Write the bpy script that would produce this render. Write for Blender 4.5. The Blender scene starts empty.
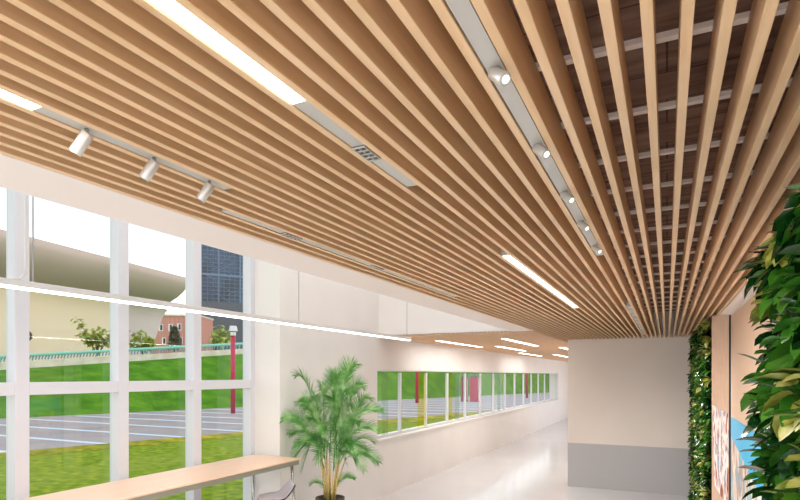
import bpy, bmesh, math, random
from mathutils import Vector, Matrix

# ------------------------------------------------------------------ camera, world, light, exposure
C = bpy.context.scene.collection
SC = bpy.context.scene
F = 555.0                       # focal length in pixels of the 800 px wide frame
TH = math.atan(267.0 / F)       # the slats run along +Y, the camera looks left of them
CT, ST = math.cos(TH), math.sin(TH)
EYE = 2.2
cam = bpy.data.cameras.new('camera')
cam.sensor_width = 36.0
cam.lens = 36.0 * F / 800.0
cam.shift_y = 125.0 / 800.0
cam.clip_start = 0.05
cam.clip_end = 1000
camo = bpy.data.objects.new('camera', cam)
C.objects.link(camo)
camo.location = (0, 0, EYE)
camo.rotation_euler = (math.pi / 2, 0, TH)
SC.camera = camo

W = bpy.data.worlds.new('overcast_sky')
SC.world = W
W.use_nodes = True
nt = W.node_tree
bg = nt.nodes['Background']
tc = nt.nodes.new('ShaderNodeTexCoord')
sep = nt.nodes.new('ShaderNodeSeparateXYZ')
rampw = nt.nodes.new('ShaderNodeValToRGB')
nt.links.new(tc.outputs['Generated'], sep.inputs[0])
nt.links.new(sep.outputs['Z'], rampw.inputs['Fac'])
rampw.color_ramp.elements[0].position = 0.0
rampw.color_ramp.elements[0].color = (1.0, 0.99, 0.97, 1)
rampw.color_ramp.elements[1].position = 0.8
rampw.color_ramp.elements[1].color = (0.80, 0.88, 1.0, 1)
nt.links.new(rampw.outputs['Color'], bg.inputs['Color'])
bg.inputs['Strength'].default_value = 1.6

SC.view_settings.view_transform = 'Standard'
SC.view_settings.look = 'None'
SC.view_settings.gamma = 1.0
SC.view_settings.use_curve_mapping = False
SC.view_settings.exposure = 0.16
SC.cycles.max_bounces = 8
SC.cycles.diffuse_bounces = 5
SC.cycles.transparent_max_bounces = 16
SC.cycles.sample_clamp_indirect = 6.0
SC.cycles.use_denoising = True


def area_light(name, loc, size, size_y, energy, color, aim, spread=180):
    l = bpy.data.lights.new(name, 'AREA')
    l.shape = 'RECTANGLE'
    l.size = size
    l.size_y = size_y
    l.energy = energy
    l.color = color
    l.spread = math.radians(spread)
    o = bpy.data.objects.new(name, l)
    C.objects.link(o)
    o.location = loc
    o.rotation_euler = (Vector(aim) - Vector(loc)).to_track_quat('-Z', 'Y').to_euler()
    return o


# added fill lights without a visible source: behind the camera and high in the void
area_light('rear_fill', (-1.9, -2.8, 1.35), 4.4, 2.4, 85, (0.80, 0.90, 1.0), (-1.9, 3, 0.9))
area_light('void_fill', (-3.4, 5.2, 5.5), 1.6, 6.5, 62, (0.97, 0.98, 1.0), (-3.4, 5.2, 0))


# ------------------------------------------------------------------ helpers
def srgb(r, g, b):
    def f(c):
        c /= 255.0
        return c / 12.92 if c <= 0.04045 else ((c + 0.055) / 1.055) ** 2.4
    return (f(r), f(g), f(b), 1.0)


def mat(name, col, rough=0.6, metal=0.0, spec=0.5, emit=None, estr=0.0):
    m = bpy.data.materials.new(name)
    m.use_nodes = True
    p = m.node_tree.nodes['Principled BSDF']
    p.inputs['Base Color'].default_value = col
    p.inputs['Roughness'].default_value = rough
    p.inputs['Metallic'].default_value = metal
    p.inputs['Specular IOR Level'].default_value = spec
    if emit:
        p.inputs['Emission Color'].default_value = emit
        p.inputs['Emission Strength'].default_value = estr
    return m


def noise_mat(name, cols, scale=(1, 1, 1), nscale=5.0, detail=4, rough=0.6, bump=0.0, rand=0.0, spec=0.5, pos=(0.3, 0.7), space='Object'):
    """two or three colours mixed by a noise texture in object space"""
    m = mat(name, cols[0], rough, spec=spec)
    t = m.node_tree
    p = t.nodes['Principled BSDF']
    co = t.nodes.new('ShaderNodeTexCoord')
    mp = t.nodes.new('ShaderNodeMapping')
    mp.inputs['Scale'].default_value = scale
    t.links.new(co.outputs[space], mp.inputs['Vector'])
    n = t.nodes.new('ShaderNodeTexNoise')
    n.inputs['Scale'].default_value = nscale
    n.inputs['Detail'].default_value = detail
    if rand:
        oi = t.nodes.new('ShaderNodeObjectInfo')
        ml = t.nodes.new('ShaderNodeMath')
        ml.operation = 'MULTIPLY'
        ml.inputs[1].default_value = 40.0
        t.links.new(oi.outputs['Random'], ml.inputs[0])
        n.noise_dimensions = '4D'
        t.links.new(ml.outputs[0], n.inputs['W'])
    t.links.new(mp.outputs[0], n.inputs['Vector'])
    r = t.nodes.new('ShaderNodeValToRGB')
    r.color_ramp.elements[0].position = pos[0]
    r.color_ramp.elements[1].position = pos[1]
    r.color_ramp.elements[0].color = cols[0]
    r.color_ramp.elements[1].color = cols[-1]
    if len(cols) == 3:
        e = r.color_ramp.elements.new(sum(pos) / 2)
        e.color = cols[1]
    t.links.new(n.outputs['Fac'], r.inputs['Fac'])
    out = r.outputs['Color']
    if rand:
        hs = t.nodes.new('ShaderNodeHueSaturation')
        mr = t.nodes.new('ShaderNodeMapRange')
        mr.inputs['To Min'].default_value = 1 - rand
        mr.inputs['To Max'].default_value = 1 + rand
        t.links.new(oi.outputs['Random'], mr.inputs['Value'])
        t.links.new(mr.outputs[0], hs.inputs['Value'])
        t.links.new(out, hs.inputs['Color'])
        out = hs.outputs['Color']
    t.links.new(out, p.inputs['Base Color'])
    if bump:
        b = t.nodes.new('ShaderNodeBump')
        b.inputs['Strength'].default_value = bump
        b.inputs['Distance'].default_value = 0.01
        t.links.new(n.outputs['Fac'], b.inputs['Height'])
        t.links.new(b.outputs[0], p.inputs['Normal'])
    return m


def unproject(px, py, w):
    """place of the photo's pixel at depth w in front of the camera"""
    u = (px - 400.0) / F * w
    return Vector((u * CT - w * ST, u * ST + w * CT, EYE + (375.0 - py) / F * w))


def ground(px, py, z=0.0):
    return unproject(px, py, (EYE - z) * F / (py - 375.0))


def y_on(px, a):
    """Y at which the vertical plane X = a shows at column px"""
    w = F * a / (CT * (px - 667.0))
    return (w + a * ST) / CT


def link(name, me, m, parent=None, smooth=False):
    o = bpy.data.objects.new(name, me)
    C.objects.link(o)
    if isinstance(m, (list, tuple)):
        for k in m:
            me.materials.append(k)
    elif m:
        me.materials.append(m)
    if smooth:
        for p in me.polygons:
            p.use_smooth = True
    if parent:
        o.parent = parent
    return o


class MB:
    """collects boxes, tubes and strips in world space; build() links them as one mesh"""
    def __init__(s):
        s.v = []
        s.f = []
        s.mi = []

    def quad(s, pts, mi=0):
        n = len(s.v)
        s.v += [Vector(p) for p in pts]
        s.f.append(tuple(range(n, n + len(pts))))
        s.mi.append(mi)
        return s

    def box(s, x0, x1, y0, y1, z0, z1, mi=0):
        n = len(s.v)
        for z in (z0, z1):
            for x, y in ((x0, y0), (x1, y0), (x1, y1), (x0, y1)):
                s.v.append(Vector((x, y, z)))
        for f in ((3, 2, 1, 0), (4, 5, 6, 7), (0, 1, 5, 4), (1, 2, 6, 5), (2, 3, 7, 6), (3, 0, 4, 7)):
            s.f.append(tuple(n + i for i in f))
            s.mi.append(mi)
        return s

    def obox(s, c, ax, ay, az, mi=0):
        """oriented box: centre and three half-axis vectors"""
        c, ax, ay, az = Vector(c), Vector(ax), Vector(ay), Vector(az)
        n = len(s.v)
        for k in (-1, 1):
            for i, j in ((-1, -1), (1, -1), (1, 1), (-1, 1)):
                s.v.append(c + ax * i + ay * j + az * k)
        for f in ((3, 2, 1, 0), (4, 5, 6, 7), (0, 1, 5, 4), (1, 2, 6, 5), (2, 3, 7, 6), (3, 0, 4, 7)):
            s.f.append(tuple(n + i for i in f))
            s.mi.append(mi)
        return s

    def tube(s, pts, rad, n=10, cap=True, mi=0):
        pts = [Vector(p) for p in pts]
        if not isinstance(rad, (list, tuple)):
            rad = [rad] * len(pts)
        base = len(s.v)
        prev = None
        for i, p in enumerate(pts):
            d = (pts[min(i + 1, len(pts) - 1)] - pts[max(i - 1, 0)]).normalized()
            if prev is None:
                a = d.orthogonal().normalized()
            else:
                a = (prev - d * prev.dot(d)).normalized()
            prev = a
            b = d.cross(a)
            for k in range(n):
                t = 2 * math.pi * k / n
                s.v.append(p + (a * math.cos(t) + b * math.sin(t)) * rad[i])
        for i in range(len(pts) - 1):
            for k in range(n):
                k2 = (k + 1) % n
                s.f.append((base + i * n + k, base + i * n + k2, base + (i + 1) * n + k2, base + (i + 1) * n + k))
                s.mi.append(mi)
        if cap:
            s.f.append(tuple(base + k for k in reversed(range(n))))
            s.mi.append(mi)
            s.f.append(tuple(base + (len(pts) - 1) * n + k for k in range(n)))
            s.mi.append(mi)
        return s

    def grid(s, rows, mi=0):
        """rows: list of equal-length point lists"""
        n = len(s.v)
        m = len(rows[0])
        for r in rows:
            s.v += [Vector(p) for p in r]
        for i in range(len(rows) - 1):
            for j in range(m - 1):
                s.f.append((n + i * m + j, n + i * m + j + 1, n + (i + 1) * m + j + 1, n + (i + 1) * m + j))
                s.mi.append(mi)
        return s

    def build(s, name, m, parent=None, smooth=False, bevel=0.0, thick=0.0, smooth_angle=None):
        org = Vector((0, 0, 0))
        p = parent
        while p is not None:
            org += p.location
            p = p.parent
        me = bpy.data.meshes.new(name)
        me.from_pydata([tuple(v - org) for v in s.v], [], s.f)
        me.update()
        for i, p in enumerate(me.polygons):
            p.material_index = s.mi[i]
        o = link(name, me, m, parent, smooth)
        if thick:
            q = o.modifiers.new('thick', 'SOLIDIFY')
            q.thickness = thick
            q.offset = 0
        if bevel:
            b = o.modifiers.new('bevel', 'BEVEL')
            b.width = bevel
            b.segments = 2
            b.limit_method = 'ANGLE'
        return o


def empty(name, loc, label=None, cat=None, group=None, kind=None):
    o = bpy.data.objects.new(name, None)
    C.objects.link(o)
    o.location = loc
    tag(o, label, cat, group, kind)
    return o


def tag(o, label=None, cat=None, group=None, kind=None):
    if label:
        o['label'] = label
    if cat:
        o['category'] = cat
    if group:
        o['group'] = group
    if kind:
        o['kind'] = kind
    return o


def copy_tree(o, parent=None):
    c = o.copy()
    C.objects.link(c)
    c.parent = parent
    for ch in list(o.children):
        copy_tree(ch, c)
    return c


# ------------------------------------------------------------------ materials
m_slat = noise_mat('pale_slat_wood', [srgb(206, 165, 118), srgb(220, 181, 138), srgb(228, 191, 152)], (9, 0.7, 9), 4.5, 6, 0.42, rand=0.05, pos=(0.25, 0.75))
m_ceilwood = noise_mat('corridor_ceiling_wood', [srgb(216, 170, 128), srgb(230, 188, 148)], (6, 0.6, 6), 4, 5, 0.5)
m_panelwood = noise_mat('panel_wood', [srgb(208, 174, 148), srgb(220, 186, 160)], (14, 14, 1.2), 5, 5, 0.5)
m_batten = mat('batten_white', srgb(250, 238, 226), 0.5)
m_wall = noise_mat('white_plaster', [srgb(232, 226, 222), srgb(237, 231, 227)], (1, 1, 1), 1.5, 2, 0.75)
m_soffit = mat('white_soffit', srgb(236, 222, 212), 0.7)
m_far = noise_mat('far_wall_paint', [srgb(236, 222, 211), srgb(240, 227, 216)], (1, 1, 1), 1.2, 2, 0.7)
m_dado = mat('grey_dado_paint', srgb(188, 184, 184), 0.6)
m_frame = mat('white_frame_paint', srgb(216, 215, 222), 0.45)
m_grey = mat('light_grey_metal', srgb(188, 182, 174), 0.45, 0.2)
m_spot = mat('spot_body_metal', srgb(200, 194, 188), 0.38, 0.5)
m_black = mat('black_plastic', srgb(28, 27, 27), 0.5)
m_chrome = mat('chrome', srgb(190, 190, 186), 0.22, 0.9)
m_lens = mat('lamp_lens', srgb(225, 240, 220), 0.15, emit=(0.95, 1, 0.92, 1), estr=1.1)
m_led = mat('led_diffuser', (1, 1, 1, 1), 0.4, emit=(1, 0.97, 0.93, 1), estr=6.0)
m_wire = mat('steel_wire', srgb(176, 172, 174), 0.45, 0.2)
m_cable = mat('white_cable', srgb(225, 222, 222), 0.5)
m_table = noise_mat('table_laminate', [srgb(232, 190, 158), srgb(240, 202, 172)], (8, 0.6, 8), 4, 5, 0.3)
m_apron = mat('table_apron_metal', srgb(158, 156, 140), 0.35, 0.5)
m_shell = mat('stool_shell_plastic', srgb(178, 172, 178), 0.4)
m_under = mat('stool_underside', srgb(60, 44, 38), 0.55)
m_pot = mat('dark_pot', srgb(66, 58, 54), 0.5)
m_soil = noise_mat('potting_soil', [srgb(52, 38, 28), srgb(84, 64, 46)], (1, 1, 1), 60, 3, 0.95, bump=0.6)
m_cane = noise_mat('palm_cane', [srgb(196, 158, 84), srgb(222, 192, 120), srgb(168, 150, 70)], (3, 3, 12), 4, 3, 0.5)


def leaf_mat(name, cols, rough=0.35, trans=0.25, nscale=6.0, spec=0.5):
    m = noise_mat(name, cols, (1, 1, 1), nscale, 3, rough, rand=0.0, spec=spec)
    t = m.node_tree
    p = t.nodes['Principled BSDF']
    ramp = [n for n in t.nodes if n.type == 'VALTORGB'][0]
    tr = t.nodes.new('ShaderNodeBsdfTranslucent')
    mx = t.nodes.new('ShaderNodeMixShader')
    mx.inputs[0].default_value = trans
    t.links.new(ramp.outputs['Color'], tr.inputs['Color'])
    t.links.new(p.outputs[0], mx.inputs[1])
    t.links.new(tr.outputs[0], mx.inputs[2])
    t.links.new(mx.outputs[0], t.nodes['Material Output'].inputs['Surface'])
    return m


m_palm = leaf_mat('palm_leaf', [srgb(50, 118, 42), srgb(100, 160, 72), srgb(182, 210, 152)], 0.35, 0.33, 9)
m_leaf_dark = leaf_mat('leaf_dark_green', [srgb(10, 40, 14), srgb(20, 70, 20)], 0.24, 0.06, 9)
m_leaf_mid = leaf_mat('leaf_bright_green', [srgb(34, 84, 20), srgb(68, 124, 34)], 0.25, 0.12, 9)
m_leaf_yel = leaf_mat('leaf_yellow_green', [srgb(84, 96, 24), srgb(150, 150, 60), srgb(206, 200, 140)], 0.3, 0.12, 14)
m_shrub = leaf_mat('shrub_leaf', [srgb(138, 160, 50), srgb(196, 202, 90)], 0.5, 0.3, 3)
m_conifer = leaf_mat('conifer_leaf', [srgb(64, 88, 50), srgb(98, 116, 62)], 0.6, 0.1, 1)
m_bark = mat('bark', srgb(110, 92, 70), 0.8)
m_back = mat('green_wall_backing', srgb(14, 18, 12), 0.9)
m_magenta = mat('magenta_paint', srgb(176, 8, 62), 0.45)
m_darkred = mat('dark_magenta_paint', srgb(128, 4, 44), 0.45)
m_kerb = noise_mat('kerb_stone', [srgb(196, 184, 162), srgb(232, 224, 206)], (1, 1, 1), 1.3, 5, 0.9)
m_teal = mat('teal_rail', srgb(132, 196, 172), 0.5)
m_grass = noise_mat('lawn_grass', [srgb(84, 112, 16), srgb(116, 136, 24), srgb(150, 160, 44)], (1, 1, 1), 5.0, 12, 0.95, spec=0.1)
m_bank = noise_mat('bank_grass', [srgb(58, 100, 16), srgb(76, 122, 24), srgb(96, 136, 34)], (1, 1, 1), 0.9, 12, 0.95, spec=0.1)
m_grassedge = noise_mat('dry_grass_edge', [srgb(96, 110, 20), srgb(176, 160, 50)], (1, 1, 1), 1.6, 5, 0.95, spec=0.1)
m_asphalt = noise_mat('asphalt', [srgb(138, 126, 123), srgb(156, 144, 141)], (1, 1, 1), 0.5, 6, 0.9)
m_stripe = mat('pale_blue_line_paint', srgb(190, 204, 216), 0.7)
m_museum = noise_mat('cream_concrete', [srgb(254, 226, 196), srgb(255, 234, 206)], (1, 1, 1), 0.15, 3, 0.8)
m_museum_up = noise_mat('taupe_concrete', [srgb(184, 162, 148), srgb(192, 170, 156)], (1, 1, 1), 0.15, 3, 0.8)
m_greywall = mat('pale_grey_concrete', srgb(222, 202, 200), 0.8)
m_white = mat('white_trim', srgb(235, 232, 226), 0.6)
m_darkglass = noise_mat('dark_facade_glass', [srgb(34, 42, 54), srgb(70, 92, 122)], (1, 1, 1), 0.25, 5, 0.2, spec=0.4)
m_darkpanel = mat('dark_facade_panel', srgb(76, 80, 88), 0.5)


def glass(name, tint=(1, 1, 1, 1), rough=0.0, refl=1.0):
    m = bpy.data.materials.new(name)
    m.use_nodes = True
    t = m.node_tree
    t.nodes.clear()
    out = t.nodes.new('ShaderNodeOutputMaterial')
    tr = t.nodes.new('ShaderNodeBsdfTransparent')
    tr.inputs[0].default_value = tint
    gl = t.nodes.new('ShaderNodeBsdfGlossy')
    gl.inputs['Roughness'].default_value = rough
    fr = t.nodes.new('ShaderNodeLayerWeight')
    fr.inputs['Blend'].default_value = 0.5
    pw = t.nodes.new('ShaderNodeMath')
    pw.operation = 'POWER'
    pw.inputs[1].default_value = 5.0
    t.links.new(fr.outputs['Facing'], pw.inputs[0])
    ml = t.nodes.new('ShaderNodeMath')
    ml.operation = 'MULTIPLY_ADD'
    ml.inputs[1].default_value = 0.15 * refl
    ml.inputs[2].default_value = 0.03 * refl
    mx = t.nodes.new('ShaderNodeMixShader')
    t.links.new(pw.outputs[0], ml.inputs[0])
    t.links.new(ml.outputs[0], mx.inputs[0])
    t.links.new(tr.outputs[0], mx.inputs[1])
    t.links.new(gl.outputs[0], mx.inputs[2])
    t.links.new(mx.outputs[0], out.inputs['Surface'])
    return m


m_glass = glass('window_glass', (0.97, 0.985, 0.98, 1))
m_reflect_yellow = glass('yellow_reflection', (1.0, 0.96, 0.60, 1), 0.1, 0.5)  # tint imitating a yellow reflection in the glass
m_reflect_pale = glass('pale_reflection', (0.86, 0.90, 0.86, 1), 0.3, 1.0)  # tint imitating a pale reflection in the glass

# glossy resin floor
m_floor = noise_mat('grey_resin_floor', [srgb(210, 209, 212), srgb(215, 214, 217)], (1, 1, 1), 0.8, 3, 0.13, spec=0.55)

# board-marked dark concrete with tie holes
m_conc = noise_mat('dark_board_concrete', [srgb(104, 76, 62), srgb(146, 112, 94), srgb(176, 142, 122)], (1, 5, 1), 3.0, 7, 0.9, bump=0.8)
t = m_conc.node_tree
p = t.nodes['Principled BSDF']
ramp = [n for n in t.nodes if n.type == 'VALTORGB'][0]
co = [n for n in t.nodes if n.type == 'TEX_COORD'][0]
br = t.nodes.new('ShaderNodeTexBrick')
br.inputs['Scale'].default_value = 1.0
br.inputs['Brick Width'].default_value = 1.9
br.inputs['Row Height'].default_value = 0.24
br.inputs['Mortar Size'].default_value = 0.004
br.inputs['Color1'].default_value = (1, 1, 1, 1)
br.inputs['Color2'].default_value = (0.9, 0.9, 0.9, 1)
br.inputs['Mortar'].default_value = (0.35, 0.3, 0.28, 1)
t.links.new(co.outputs['Object'], br.inputs['Vector'])
mul = t.nodes.new('ShaderNodeMixRGB')
mul.blend_type = 'MULTIPLY'
mul.inputs[0].default_value = 1
t.links.new(ramp.outputs['Color'], mul.inputs[1])
t.links.new(br.outputs['Color'], mul.inputs[2])
vo = t.nodes.new('ShaderNodeTexVoronoi')
vo.inputs['Scale'].default_value = 3.2
t.links.new(co.outputs['Object'], vo.inputs['Vector'])
lt = t.nodes.new('ShaderNodeMath')
lt.operation = 'GREATER_THAN'
lt.inputs[1].default_value = 0.045
t.links.new(vo.outputs['Distance'], lt.inputs[0])
mul2 = t.nodes.new('ShaderNodeMixRGB')
mul2.blend_type = 'MULTIPLY'
mul2.inputs[0].default_value = 1
t.links.new(mul.outputs[0], mul2.inputs[1])
t.links.new(lt.outputs[0], mul2.inputs[2])
t.links.new(mul2.outputs[0], p.inputs['Base Color'])

# brick facade
m_brick = mat('red_brick', srgb(196, 132, 116), 0.85)
t = m_brick.node_tree
p = t.nodes['Principled BSDF']
br = t.nodes.new('ShaderNodeTexBrick')
br.inputs['Scale'].default_value = 1.6
br.inputs['Color1'].default_value = srgb(200, 132, 116)
br.inputs['Color2'].default_value = srgb(182, 112, 98)
br.inputs['Mortar'].default_value = srgb(206, 172, 158)
br.inputs['Mortar Size'].default_value = 0.02
co = t.nodes.new('ShaderNodeTexCoord')
t.links.new(co.outputs['Generated'], br.inputs['Vector'])
br.inputs['Scale'].default_value = 30
t.links.new(br.outputs['Color'], p.inputs['Base Color'])

# abstract photographic prints
def print_mat(name, stops, scale, zcut=None):
    m = mat(name, (1, 1, 1, 1), 0.3)
    t = m.node_tree
    p = t.nodes['Principled BSDF']
    co = t.nodes.new('ShaderNodeTexCoord')
    mp = t.nodes.new('ShaderNodeMapping')
    mp.inputs['Scale'].default_value = scale
    mp.inputs['Rotation'].default_value = (0.12, 0.08, 0.1)
    n = t.nodes.new('ShaderNodeTexNoise')
    n.inputs['Scale'].default_value = 4.0
    n.inputs['Detail'].default_value = 5
    n.inputs['Distortion'].default_value = 0.15
    r = t.nodes.new('ShaderNodeValToRGB')
    els = r.color_ramp.elements
    els[0].position, els[0].color = stops[0]
    els[1].position, els[1].color = stops[-1]
    for q, c in stops[1:-1]:
        e = els.new(q)
        e.color = c
    t.links.new(co.outputs['Object'], mp.inputs[0])
    t.links.new(mp.outputs[0], n.inputs['Vector'])
    t.links.new(n.outputs['Fac'], r.inputs['Fac'])
    out = r.outputs['Color']
    if zcut:
        # blue sky area above a slanted line in the print
        sp = t.nodes.new('ShaderNodeSeparateXYZ')
        t.links.new(co.outputs['Object'], sp.inputs[0])
        a = t.nodes.new('ShaderNodeMath')
        a.operation = 'MULTIPLY_ADD'
        a.inputs[1].default_value = zcut[0]
        t.links.new(sp.outputs['Y'], a.inputs[0])
        t.links.new(sp.outputs['Z'], a.inputs[2])
        g = t.nodes.new('ShaderNodeMath')
        g.operation = 'GREATER_THAN'
        g.inputs[1].default_value = zcut[1]
        t.links.new(a.outputs[0], g.inputs[0])
        mx = t.nodes.new('ShaderNodeMixRGB')
        t.links.new(g.outputs[0], mx.inputs[0])
        t.links.new(out, mx.inputs[1])
        mx.inputs[2].default_value = srgb(20, 178, 226)
        out = mx.outputs[0]
    t.links.new(out, p.inputs['Base Color'])
    return m


m_print1 = print_mat('rust_print', [(0.34, srgb(120, 66, 52)), (0.40, srgb(214, 150, 128)), (0.46, srgb(250, 244, 240)), (0.55, srgb(244, 226, 216)), (0.57, srgb(186, 120, 100)), (0.60, srgb(140, 170, 196)), (0.68, srgb(240, 240, 244))], (9, 9, 0.8))
m_print2 = print_mat('blue_sky_print', [(0.36, srgb(150, 96, 80)), (0.44, srgb(226, 190, 160)), (0.5, srgb(248, 244, 236)), (0.56, srgb(190, 136, 104)), (0.62, srgb(60, 180, 214)), (0.7, srgb(236, 220, 190))], (1, 0.8, 0.5), (-0.11, 0.75))

# ------------------------------------------------------------------ key dimensions
ZC = EYE + 0.69               # underside of the slats
ZT = ZC + 0.11                # top of the slats
XW = -5.03                    # inner face of the tall window
XC = -4.61                    # corridor wall face
Y0 = 5.92                     # return wall
YF = 11.36                    # far wall
YV = 8.71                     # end of the high void
XR = 0.66                     # right wall
PITCH, PH = 0.07023, -0.0345
YB = -2.9

# ------------------------------------------------------------------ structure
def struct(name, mb, m, parent=None, **k):
    o = mb.build(name, m, parent, **k)
    if parent is None:
        o['kind'] = 'structure'
    return o


struct('floor', MB().box(-5.2, 0.9, YB, 30.0, -0.15, 0.0), m_floor)
# right wall and the concrete slab over the slats
struct('wall_right', MB().box(XR, XR + 0.2, YB, YF, 0, 3.5), m_wall)
struct('ceiling', MB().box(-2.19, XR, YB, YF + 0.0, 3.38, 3.6), m_conc)
# far wall: a block with a grey lower band
fw = MB().box(-1.77, XR + 0.2, YF, YF + 0.3, 0.86, 3.38)
struct('wall_far', fw, m_far)
struct('trim_1', MB().box(-1.772, XR + 0.2, YF - 0.004, YF + 0.3, 0.0, 0.86), m_dado)
# the side of the far block along the corridor
struct('wall_inner', MB().box(-1.77, -1.57, YF + 0.3, 21.0, 0, 3.38), m_wall)
struct('wall_end', MB().box(-5.2, -1.57, 29.6, 29.9, 0, 3.38), m_wall)
# soffit borders of the slat field
struct('trim_2', MB().box(-2.19, -1.875, YB, YV, ZC, ZC + 0.012), m_soffit)
struct('trim_3', MB().box(0.545, XR, YB, YF, ZC, ZC + 0.012), m_soffit)
# the bulkhead above the soffit, the wall of the void
struct('wall_bulkhead', MB().box(-2.21, -2.19, YB, YV, ZC, 5.6), m_wall)
struct('wall_void_end', MB().box(XC - 0.6, -2.19, YV, YV + 0.2, ZC - 0.0, 5.6), m_wall)
struct('ceiling_void', MB().box(-5.3, -2.19, YB, YV + 0.2, 5.6, 5.75), m_wall)
# left wall with the ribbon window opening
WY0, WY1, WZ0, WZ1 = 8.66, 26.8, 1.05, 2.285
lw = MB()
T = 0.42
lw.box(XC - T - .15, XC - T, Y0 + .042, Y0 + .4, 0, 5.6)
lw.box(XC - T, XC, Y0, 29.6, 0, WZ0)
lw.box(XC - T, XC, Y0, 29.6, WZ1, 5.6)
lw.box(XC - T, XC, Y0, WY0, WZ0, WZ1)
lw.box(XC - T, XC, WY1, 29.6, WZ0, WZ1)
struct('wall_left', lw, m_wall)
struct('wall_left_rear', MB().box(XW - 0.2, XW, YB - 0.2, -1.2, 0, 5.6), m_wall)
struct('wall_rear_upper', MB().box(-5.2, XR + 0.2, YB - 0.2, YB, 2.89, 5.6), m_wall)

# ---- tall window
win = empty('window_1', (XW, 2.0, 0), kind='structure')
BAY = 0.996
mull_end = [Y0 + 0.042 - BAY * k for k in range(0, 8)]
for ye in mull_end:
    b = MB()
    b.box(XW - 0.10, XW, ye - 0.122, ye, 0.0, 5.6)
    b.box(XW - 0.15, XW - 0.10, ye - 0.110, ye - 0.012, 0.0, 5.6)
    b.build('mullion', m_frame, win, bevel=0.004)
for i in range(len(mull_end) - 1):
    y1, y0 = mull_end[i] - 0.110, mull_end[i + 1] - 0.012
    MB().box(XW - 0.10, XW - 0.002, mull_end[i + 1], mull_end[i] - 0.122, 2.024, 2.136).build('transom', m_frame, win, bevel=0.004)
    MB().box(XW - 0.155, XW - 0.01, mull_end[i + 1], mull_end[i] - 0.122, 0.0, 0.10).build('bottom_rail', m_frame, win)
    MB().box(XW - 0.128, XW - 0.120, y0, y1, 0.10, 5.5).build('pane', m_glass, win)

# ---- ribbon window of the corridor
win2 = empty('window_2', (XC, 9, WZ0), kind='structure')
fr = MB()
GX = XC - 0.07
fr.box(GX - 0.05, GX, WY0, WY1, WZ0, WZ0 + 0.05)
fr.box(GX - 0.05, GX, WY0, WY1, WZ1 - 0.02, WZ1)
fr.box(GX - 0.05, GX, WY0, WY0 + 0.04, WZ0, WZ1)
fr.box(GX - 0.05, GX, WY1 - 0.04, WY1, WZ0, WZ1)
fr.build('window_frame', m_frame, win2)
MB().box(GX, XC + 0.03, WY0, WY1, WZ0 - 0.035, WZ0 + 0.004).build('window_sill', m_white, win2, bevel=0.004)
ym = [9.74 + 1.29 * k for k in range(0, 13)]
for y in ym:
    MB().box(GX - 0.04, GX + 0.012, y - 0.032, y + 0.032, WZ0 + 0.05, WZ1 - 0.04).build('mullion', m_frame, win2)
edges = [WY0 + 0.04] + ym + [WY1 - 0.04]
for i in range(len(edges) - 1):
    MB().box(GX - 0.03, GX - 0.024, edges[i], edges[i + 1], WZ0 + 0.05, WZ1 - 0.04).build('pane', m_glass, win2)

for (pa, pb, fm) in ((418.5, 427.5, m_reflect_yellow), (447, 453, m_reflect_yellow), (383, 389, m_reflect_pale), (456, 460, m_reflect_pale), (498, 501, m_reflect_pale)):
    MB().box(GX - 0.02, GX - 0.018, y_on(pa, GX), y_on(pb, GX), WZ0 + 0.05, WZ1 - 0.02).build('reflection_strip', fm, win2)  # reflections in the panes, imitated by thin tinted strips

# ---- corridor ceiling: pale wood boards with close grooves
cc = MB()
ZK = EYE + 0.675
nb = 40
x0 = XC
wdt = (-1.862 - XC) / nb
for k in range(nb):
    cc.box(x0 + k * wdt, x0 + (k + 0.72) * wdt, YV, 29.6, ZK, ZK + 0.03)
cc.box(XC, -1.862, YV + 0.01, 29.6, ZK + 0.012, ZK + 0.04)
struct('ceiling_corridor', cc, m_ceilwood)
struct('ceiling_corridor_slab', MB().box(XC, -1.57, YV + 0.2, 29.6, 3.0, 3.1), m_wall)

# ------------------------------------------------------------------ slatted ceiling
sl = empty('slatted_ceiling', (-0.65, 4.0, ZC), 'pale wood slatted ceiling of long parallel boards hung below dark concrete', 'ceiling')
SW = 0.0226
first = None
LAMP_K = {}
for k in range(-26, 9):
    x = PH + PITCH * k
    if first is None:
        o = MB().box(-SW / 2, SW / 2, -1.6, YF - 0.005, ZC, ZT)
        me = bpy.data.meshes.new('slat')
        me.from_pydata([(v.x, v.y - 4.0, v.z - ZC) for v in o.v], [], o.f)
        me.update()
        first = link('slat', me, m_slat, sl)
        bv = first.modifiers.new('bevel', 'BEVEL')
        bv.width = 0.0012
        bv.segments = 1
        c = first
    else:
        c = first.copy()
        C.objects.link(c)
        c.parent = sl
    c.location = (x + 0.65, 0, 0)
yb = 1.467 - 0.379 * 7
while yb < YF:
    MB().box(-1.872, 0.544, yb - 0.011, yb + 0.011, ZT, ZT + 0.014).build('batten', m_batten, sl)
    yb += 0.379


def gap_x(k):
    """centre of the gap to the left of slat -k"""
    return PH - PITCH * k - PITCH / 2


def y_at(py, a, z):
    """Y where the line X=a, Z=z shows at row py"""
    w = (z - EYE) * F / (375.0 - py)
    return (w + a * ST) / CT


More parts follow.
